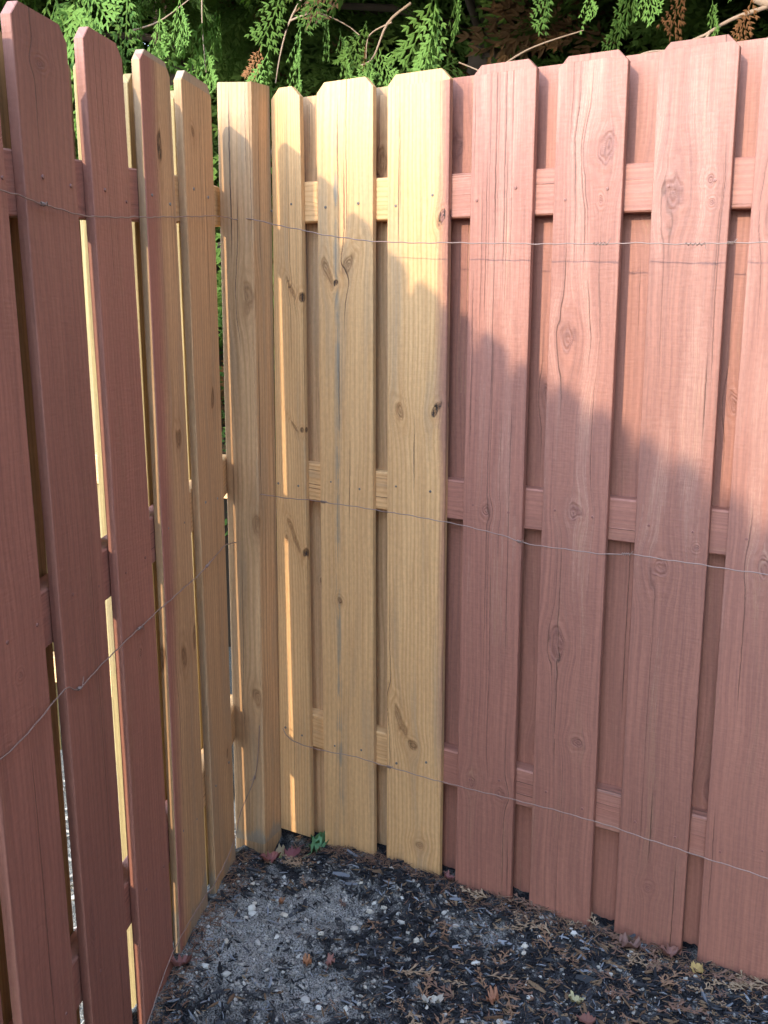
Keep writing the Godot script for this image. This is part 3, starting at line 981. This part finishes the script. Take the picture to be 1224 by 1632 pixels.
	for l in limbs:
		var pts: Array = l[0]
		var tr: Node3D = roots[3] if pts[0].x > 0.6 else (roots[2] if pts[0].x > -0.45 else roots[1])
		var cur := Curve3D.new()
		for i in pts.size():
			var tan: Vector3 = (pts[mini(i + 1, pts.size() - 1)] - pts[maxi(i - 1, 0)]) / 6.0
			cur.add_point(pts[i], -tan, tan)
		var dense := []
		var rad := []
		var m := 12
		for i in m:
			dense.append(cur.sample_baked(cur.get_baked_length() * i / (m - 1), true) - tr.position)
			rad.append(l[1] * 0.75 * (1.0 - 0.6 * i / m) * rng.randf_range(0.9, 1.1))
		var st := start()
		tube(st, dense, rad, 6)
		part("limb", done(st), pale, tr)

# ------------------------------------------------------------------ wires
func wire(label: String, pts: Array, knots: Array, radius := 0.0011) -> void:
	var w := thing("wire", label, "wire", pts[0], "thin wires strung across the fences")
	var st := start()
	var dense := []
	var cur := Curve3D.new()
	for i in pts.size():
		var t: Vector3 = (pts[mini(i + 1, pts.size() - 1)] - pts[maxi(i - 1, 0)]) / 6.0
		cur.add_point(pts[i], -t, t)
	var n := int(cur.get_baked_length() / 0.012) + 2
	var rad := []
	for i in n:
		var p := cur.sample_baked(cur.get_baked_length() * i / (n - 1), true)
		dense.append(p - pts[0] + Vector3(0, 0.0007 * sin(i * 1.7) + 0.0005 * sin(i * 0.61), 0))
		rad.append(radius)
	tube(st, dense, rad, 5)
	var m := flat_mat(lin(0.27, 0.18, 0.145), 0.5)
	m.metallic = 0.2
	part("strand", done(st), m, w)
	for k in knots:
		var at: Vector3 = cur.sample_baked(cur.get_closest_offset(k[0]), true) - pts[0]
		var dir: Vector3 = (cur.sample_baked(cur.get_closest_offset(k[0]) + 0.01, true) - cur.sample_baked(cur.get_closest_offset(k[0]) - 0.01, true)).normalized()
		var side := dir.cross(Vector3.UP).normalized()
		var up := side.cross(dir)
		var hp := []
		var hr := []
		var turns := 4.0
		var len_: float = k[1]
		for i in 34:
			var f := i / 33.0
			var an := f * turns * TAU
			hp.append(at + dir * (f - 0.5) * len_ + (side * cos(an) + up * sin(an)) * 0.0024)
			hr.append(0.0009)
		# loose end
		hp.append(hp[-1] + dir * 0.004 + up * 0.004); hr.append(0.0008)
		hp.append(hp[-1] + dir * 0.003 + up * k[2]); hr.append(0.0006)
		var s2 := start()
		tube(s2, hp, hr, 5)
		part("twist", done(s2), m, w)

func on_l(u: float, h: float, d: float) -> Vector3:
	return dl * u + nl * d + Vector3(0, h, 0)

func build_wires() -> void:
	wire("topmost thin wire, running across the left boards, round the post and over the right boards", [on_l(1.3, 1.50, 0.016), on_l(1.017, 1.493, 0.006), on_l(0.957, 1.489, 0.005), on_l(0.826, 1.485, 0.008), on_l(0.627, 1.502, 0.010), on_l(0.404, 1.524, 0.006), on_l(0.241, 1.540, 0.012), Vector3(0.03, 1.547, 0.0865), Vector3(0.073, 1.545, 0.084), Vector3(0.189, 1.520, 0.085), Vector3(0.302, 1.498, 0.085), Vector3(0.425, 1.483, 0.085), Vector3(0.598, 1.475, 0.085), Vector3(0.743, 1.468, 0.086), Vector3(0.873, 1.463, 0.087), Vector3(0.960, 1.461, 0.088), Vector3(1.049, 1.456, 0.088), Vector3(1.113, 1.456, 0.088), Vector3(1.3, 1.450, 0.088), Vector3(1.75, 1.44, 0.04), Vector3(1.95, 1.435, 0.003)],
		[[Vector3(0.875, 1.463, 0.087), 0.026, 0.006], [Vector3(1.045, 1.456, 0.088), 0.030, -0.012], [on_l(0.957, 1.489, 0.005), 0.008, -0.006], [Vector3(1.11, 1.456, 0.088), 0.010, 0.003]])
	wire("wire from the middle of the post sagging right across the red boards at mid height", [Vector3(0.068, 0.918, 0.079), Vector3(0.138, 0.918, 0.085), Vector3(0.252, 0.918, 0.085), Vector3(0.393, 0.913, 0.085), Vector3(0.548, 0.905, 0.085), Vector3(0.678, 0.892, 0.085), Vector3(0.734, 0.880, 0.085), Vector3(0.788, 0.877, 0.085), Vector3(0.898, 0.876, 0.085), Vector3(0.966, 0.882, 0.085), Vector3(1.026, 0.880, 0.085), Vector3(1.096, 0.878, 0.085), Vector3(1.21, 0.875, 0.085), Vector3(1.29, 0.875, 0.085), Vector3(1.75, 0.87, 0.04), Vector3(1.95, 0.87, 0.003)],
		[[Vector3(0.252, 0.918, 0.085), 0.012, -0.004], [Vector3(0.95, 0.88, 0.085), 0.016, 0.003], [Vector3(0.73, 0.881, 0.085), 0.008, 0.002]])
	wire("lowest wire on the right, strung from the post across the bottom rail", [Vector3(0.075, 0.302, 0.02), Vector3(0.126, 0.301, 0.060), Vector3(0.21, 0.303, 0.08), Vector3(0.318, 0.309, 0.08), Vector3(0.421, 0.306, 0.08), Vector3(0.551, 0.303, 0.08), Vector3(0.644, 0.304, 0.08), Vector3(0.777, 0.306, 0.08), Vector3(0.915, 0.304, 0.08), Vector3(1.032, 0.295, 0.08), Vector3(1.131, 0.288, 0.08), Vector3(1.253, 0.280, 0.08), Vector3(1.33, 0.271, 0.08), Vector3(1.75, 0.26, 0.04), Vector3(1.95, 0.26, 0.003)],
		[[Vector3(0.421, 0.306, 0.08), 0.010, 0.003]])
	wire("slanting wire on the left boards, rising to the corner post at mid height", [on_l(1.4, 0.74, 0.012), on_l(1.188, 0.750, 0.006), on_l(1.117, 0.754, 0.006), on_l(0.997, 0.780, 0.008), on_l(0.950, 0.764, 0.006), on_l(0.849, 0.777, 0.006), on_l(0.723, 0.788, 0.006), on_l(0.631, 0.797, 0.008), on_l(0.415, 0.813, 0.010), on_l(0.292, 0.834, 0.012), Vector3(0.0, 0.795, 0.0885)],
		[[on_l(0.950, 0.764, 0.006), 0.008, 0.012], [on_l(0.723, 0.788, 0.006), 0.010, -0.012], [on_l(0.39, 0.815, 0.01), 0.008, 0.004]])
	wire("loose wire hanging from the post and slanting down to the foot of the left boards", [Vector3(0.052, 0.33, 0.0855), Vector3(0.040, 0.20, 0.0925), Vector3(0.020, 0.11, 0.13), on_l(0.292, 0.117, 0.010), on_l(0.423, 0.093, 0.010), on_l(0.482, 0.100, 0.010), on_l(0.626, 0.094, 0.008), on_l(0.709, 0.071, 0.008), on_l(0.80, 0.028, 0.010)],
		[[Vector3(0.038, 0.19, 0.0925), 0.008, 0.004]])

# ------------------------------------------------------------------ ground litter
func rest(x: float, z: float, lift: float) -> Vector3:
	return Vector3(x, ground_h(x, z) + lift, z)

func ground_tilt(x: float, z: float) -> Basis:
	var e := 0.02
	var n := Vector3(ground_base(x - e, z) - ground_base(x + e, z), 2 * e, ground_base(x, z - e) - ground_base(x, z + e)).normalized()
	var q := Quaternion(Vector3.UP, n)
	return Basis(q)

func leaf_mesh(seed_: int, lobes: int, lobe_depth: float, curl: float) -> ArrayMesh:
	# a fallen leaf one unit across, curled, with a stalk
	var rng := RandomNumberGenerator.new()
	rng.seed = seed_
	var st := start(true)
	var n := 28
	var rim := []
	var inner := []
	for k in n:
		var a := TAU * k / n
		var r := 0.5 * (1.0 - lobe_depth * (0.5 + 0.5 * cos(a * lobes + 0.4 * sin(a)))) * rng.randf_range(0.74, 1.08)
		var p := Vector2(cos(a) * r, sin(a) * r * rng.randf_range(0.55, 0.68))
		rim.append(Vector3(p.x, curl * (p.y * p.y * 3.0 + p.x * p.x * 1.2) + rng.randf_range(-0.10, 0.14) * curl * 2, p.y))
		var q := p * 0.5
		inner.append(Vector3(q.x, curl * (q.y * q.y * 3.0) + rng.randf_range(-0.02, 0.02), q.y))
	for k in n:
		var k2 := (k + 1) % n
		tri(st, Vector3.ZERO, inner[k], inner[k2])
		quad(st, inner[k], rim[k], rim[k2], inner[k2])
	tube(st, [Vector3(0.40, 0.05, 0), Vector3(0.62, 0.08, 0.03), Vector3(0.85, 0.04, 0.09)], [0.015, 0.014, 0.012], 4)
	return done(st)

func build_litter() -> void:
	var rng := RandomNumberGenerator.new()
	rng.seed = 909
	var vm := flat_mat(Color.WHITE, 0.8, true)
	vm.metallic_specular = 0.25
	# mulch splinters
	for kind in 3:
		var xf := []
		var cl := []
		var me := chip_mesh(rng)
		var tries := 16000
		for i in tries:
			var x := rng.randf_range(-0.05, 1.65)
			var z := rng.randf_range(0.0, 1.15)
			if not in_yard(x, z, 0.008): continue
			var s := dustiness(x, z)
			if rng.randf() < s * 0.93: continue
			var ln := 0.005 + 0.019 * pow(rng.randf(), 2.0)
			if rng.randf() < 0.03: ln = rng.randf_range(0.022, 0.045)
			var b := ground_tilt(x, z) * Basis(Vector3.UP, rng.randf() * TAU) * Basis(Vector3.BACK, rng.randf_range(-0.45, 0.45)) * Basis(Vector3.RIGHT, rng.randf() * TAU)
			xf.append(Transform3D(b.scaled_local(Vector3(ln, ln * rng.randf_range(0.5, 1.0), ln * rng.randf_range(0.6, 1.2))), rest(x, z, rng.randf_range(0.0, 0.005))))
			var g := rng.randf()
			var c := Color(0.018, 0.018, 0.020).lerp(Color(0.060, 0.062, 0.070), g * g)
			if g > 0.90: c = Color(0.13, 0.14, 0.16).lerp(Color(0.26, 0.27, 0.29), rng.randf())
			if rng.randf() < 0.10 + 0.18 * smoothstep(0.5, 1.1, x): c = Color(0.13, 0.075, 0.045).lerp(Color(0.22, 0.15, 0.09), rng.randf())
			cl.append(c)
		scatter("mulch", "black splintered bark mulch over the soil in the fence corner", me, vm, xf, cl)
	# dead needles gathered along the boards
	var nx := []
	var nc := []
	var nm := chip_mesh(rng)
	for i in 5200:
		var x := 0.0
		var z := 0.0
		var pick := rng.randf()
		if pick < 0.55:
			x = rng.randf_range(0.08, 1.6); z = 0.004 + absf(rng.randfn(0, 0.035)) - (0.03 if rng.randf() < 0.25 else 0.0)
		elif pick < 0.75:
			var u := rng.randf_range(0.2, 1.2)
			var p := dl * u + nl * (0.006 + absf(rng.randfn(0, 0.03)))
			x = p.x; z = p.z
		else:
			x = rng.randf_range(0.5, 1.6); z = rng.randf_range(0.0, 0.8)
		if Vector3(x, 0, z).dot(nl) < 0.006: continue
		if x < 0.085 and z < 0.085: continue
		var ln := rng.randf_range(0.006, 0.024)
		var b := Basis(Vector3.UP, rng.randf() * TAU) * Basis(Vector3.BACK, rng.randf_range(-0.35, 0.35))
		nx.append(Transform3D(b.scaled_local(Vector3(ln, ln * 0.3, ln * 0.35)), rest(x, z, rng.randf_range(0.002, 0.008))))
		nc.append(Color(0.15, 0.075, 0.055).lerp(Color(0.26, 0.16, 0.10), rng.randf()) * rng.randf_range(0.6, 1.1))
	scatter("needle_litter", "reddish brown dead needles gathered along the foot of the boards", nm, vm, nx, nc)
	# small gravel
	for kind in 2:
		var gx := []
		var gc := []
		var gm := stone_mesh(rng)
		for i in 22000:
			var x := rng.randf_range(0.0, 1.4)
			var z := rng.randf_range(0.0, 1.1)
			if not in_yard(x, z): continue
			var s := dustiness(x, z)
			var gp := 0.5 + 0.5 * gnoise.get_noise_2d(x * 1.3 + 20, z * 1.3)
			if rng.randf() > 0.05 + s * 0.85 * gp * 1.4: continue
			var r := 0.0022 + 0.0085 * pow(rng.randf(), 2.6)
			gx.append(Transform3D(Basis(Quaternion(Vector3(rng.randfn(), rng.randfn(), rng.randfn()).normalized(), rng.randf() * TAU)).scaled(Vector3.ONE * r), rest(x, z, r * 0.15)))
			gc.append(Color(0.22, 0.205, 0.185).lerp(Color(0.46, 0.43, 0.38), pow(rng.randf(), 1.2)) * rng.randf_range(0.6, 1.15))
		scatter("gravel", "pale fine gravel mixed into the grey soil", gm, vm, gx, gc)
	# pale chips outside the left fence
	var ox := []
	var oc := []
	var om := chip_mesh(rng)
	for i in 5000:
		var x := rng.randf_range(-2.2, 0.4)
		var z := rng.randf_range(-0.08, 1.6)
		if Vector3(x, 0, z).dot(nl) > -0.09: continue
		var ln := rng.randf_range(0.015, 0.05)
		var b := Basis(Vector3.UP, rng.randf() * TAU) * Basis(Vector3.BACK, rng.randf_range(-0.4, 0.4)) * Basis(Vector3.RIGHT, rng.randf() * TAU)
		ox.append(Transform3D(b.scaled_local(Vector3(ln, ln, ln)), rest(x, z, 0.004)))
		oc.append(Color(0.30, 0.26, 0.21).lerp(Color(0.50, 0.46, 0.40), rng.randf()))
	scatter("wood_chips", "pale weathered wood chips on the ground outside the left fence", om, vm, ox, oc)
	# larger pebbles
	var pale_m := [flat_mat(lin(0.55, 0.53, 0.48), 0.85), flat_mat(lin(0.42, 0.40, 0.36), 0.85), flat_mat(lin(0.50, 0.45, 0.37), 0.85)]
	var stones := []
	for i in 7: stones.append(stone_mesh(rng, 0.26))
	for i in 46:
		var x := 0.0
		var z := 0.0
		for t in 60:
			x = rng.randf_range(0.12, 0.95); z = rng.randf_range(0.03, 0.62)
			if in_yard(x, z, 0.03) and rng.randf() < 0.08 + dustiness(x, z): break
		var r := rng.randf_range(0.010, 0.022)
		var o := single("pebble", stones[i % 7], pale_m[i % 3], "%s %s pebble lying loose %s" % ["larger" if r > 0.016 else "smaller", ["white", "grey", "sandy"][i % 3], "on grey soil beside the left boards" if x < 0.36 else ("on dark mulch before the tan boards" if x < 0.56 else "on the mulch before the red boards")], "pebble", rest(x, z, r * 0.2), "loose pebbles in the fence corner")
		o.basis = Basis(Vector3.UP, rng.randf() * TAU).scaled(Vector3(r, r * 0.8, r))
	# fallen leaves
	var leaf_kinds := [leaf_mesh(1, 5, 0.28, 0.6), leaf_mesh(2, 4, 0.25, 0.9), leaf_mesh(3, 2, -0.3, 0.8), leaf_mesh(4, 6, 0.35, 0.8)]
	var leaves := [
		[0.135, 0.075, 0.060, lin(0.24, 0.075, 0.080), 0, "crumpled dark red leaf under the narrow tan board"],
		[0.175, 0.020, 0.065, lin(0.14, 0.30, 0.13), 1, "bright green curled leaf wedged between the first two tan boards"],
		[0.165, -0.015, 0.050, lin(0.07, 0.17, 0.05), 2, "darker green leaf tucked behind the bright green one"],
		[0.115, 0.105, 0.045, lin(0.30, 0.22, 0.12), 2, "curled tan leaf beside the foot of the post"],
		[0.098, 0.100, 0.028, lin(0.22, 0.28, 0.08), 2, "small yellow-green leaf touching the foot of the post"],
		[0.155, 0.190, 0.050, lin(0.23, 0.075, 0.065), 3, "flat dark red leaf lying in front of the post"],
		[0.42, 0.425, 0.030, lin(0.36, 0.15, 0.06), 1, "orange-brown curled leaf in the middle of the soil"],
		[0.465, 0.405, 0.032, lin(0.30, 0.13, 0.10), 3, "pinkish brown leaf beside the orange-brown one"],
		[0.235, 0.60, 0.045, lin(0.24, 0.09, 0.075), 3, "dull red leaf near the foot of the red left boards"],
		[1.13, 0.045, 0.040, lin(0.45, 0.30, 0.10), 0, "yellow-brown leaf leaning against the rightmost board"],
		[1.07, 0.025, 0.045, lin(0.22, 0.095, 0.07), 3, "reddish leaf in the gap beside the rightmost board"],
		[0.99, 0.040, 0.050, lin(0.20, 0.10, 0.075), 1, "curled reddish leaf at the foot of the knotty red board"],
		[0.545, 0.010, 0.035, lin(0.26, 0.10, 0.09), 3, "red leaf in the gap where tan boards turn red"],
		[0.80, 0.33, 0.040, lin(0.34, 0.14, 0.07), 1, "rust coloured curled leaf in the mulch in front of the red boards"],
		[0.94, 0.245, 0.035, lin(0.44, 0.38, 0.20), 3, "pale yellow leaf on the mulch near the right side"],
		[0.98, 0.30, 0.040, lin(0.19, 0.07, 0.05), 0, "red leaf at the bottom edge on the right"],
		[0.70, 0.40, 0.030, lin(0.45, 0.40, 0.33), 2, "pale dry leaf in the dark mulch, bottom centre"],
		[0.265, 0.30, 0.022, lin(0.30, 0.12, 0.05), 1, "small rust brown leaf standing on edge in the grey soil"],
	]
	for l in leaves:
		var m := flat_mat(l[3].darkened(0.08), 0.7)
		m.cull_mode = BaseMaterial3D.CULL_DISABLED
		m.backlight_enabled = true
		m.backlight = Color(0.12, 0.09, 0.05)
		var o := single("fallen_leaf", leaf_kinds[l[4]], m, l[5], "leaf", rest(l[0], l[1], 0.007), "fallen leaves in the fence corner")
		o.basis = Basis(Vector3.UP, rng.randf() * TAU) * Basis(Vector3.RIGHT, rng.randf_range(-0.25, 0.25)) * Basis.from_scale(Vector3.ONE * l[2] * 1.15)
	# dead sprigs dropped by the trees
	var dead := [flat_mat(lin(0.24, 0.13, 0.075), 0.8, true), flat_mat(lin(0.30, 0.20, 0.125), 0.8, true), flat_mat(lin(0.17, 0.09, 0.06), 0.8, true)]
	for m in dead: m.cull_mode = BaseMaterial3D.CULL_DISABLED
	var spots := [[0.395, 0.235], [0.455, 0.235], [0.62, 0.34], [0.22, 0.16], [0.27, 0.215]]
	for i in 110:
		spots.append([rng.randf_range(0.60, 1.40), 0.015 + 0.48 * pow(rng.randf(), 1.6)])
	for i in 8:
		spots.append([rng.randf_range(0.13, 0.3), rng.randf_range(0.10, 0.22)])
	for i in spots.size():
		var x: float = spots[i][0]
		var z: float = spots[i][1]
		var label := "dead orange-brown conifer sprig lying on the mulch in front of the red boards"
		if i == 0: label = "single forked sprig on the dark mulch below the second tan board"
		elif i == 1: label = "feathery rust sprig beside the forked one on bare mulch"
		elif i == 2: label = "large feathery sprig alone in the dark mulch near the bottom centre"
		elif x > 0.35:
			label = "%s dead conifer sprig on the mulch %s the %s red board" % [["short", "long"][i % 2], "touching" if z < 0.12 else ("a little in front of" if z < 0.28 else "well in front of"), "first" if x < 0.72 else ("second" if x < 0.92 else ("third" if x < 1.1 else "rightmost"))]
		elif x < 0.35: label = "dead brown conifer sprig among the litter before the corner post"
		var o := single("dead_sprig", sprays[7 + rng.randi() % 3], dead[rng.randi() % 3], label, "sprig", rest(x, z, 0.009), "dead sprigs on the ground")
		o.basis = ground_tilt(x, z) * Basis(Vector3.UP, rng.randf() * TAU) * Basis(Vector3.RIGHT, -PI / 2 + rng.randf_range(-0.25, 0.25)) * Basis.from_scale(Vector3.ONE * (rng.randf_range(0.025, 0.04) if i % 2 == 0 else rng.randf_range(0.05, 0.075)))
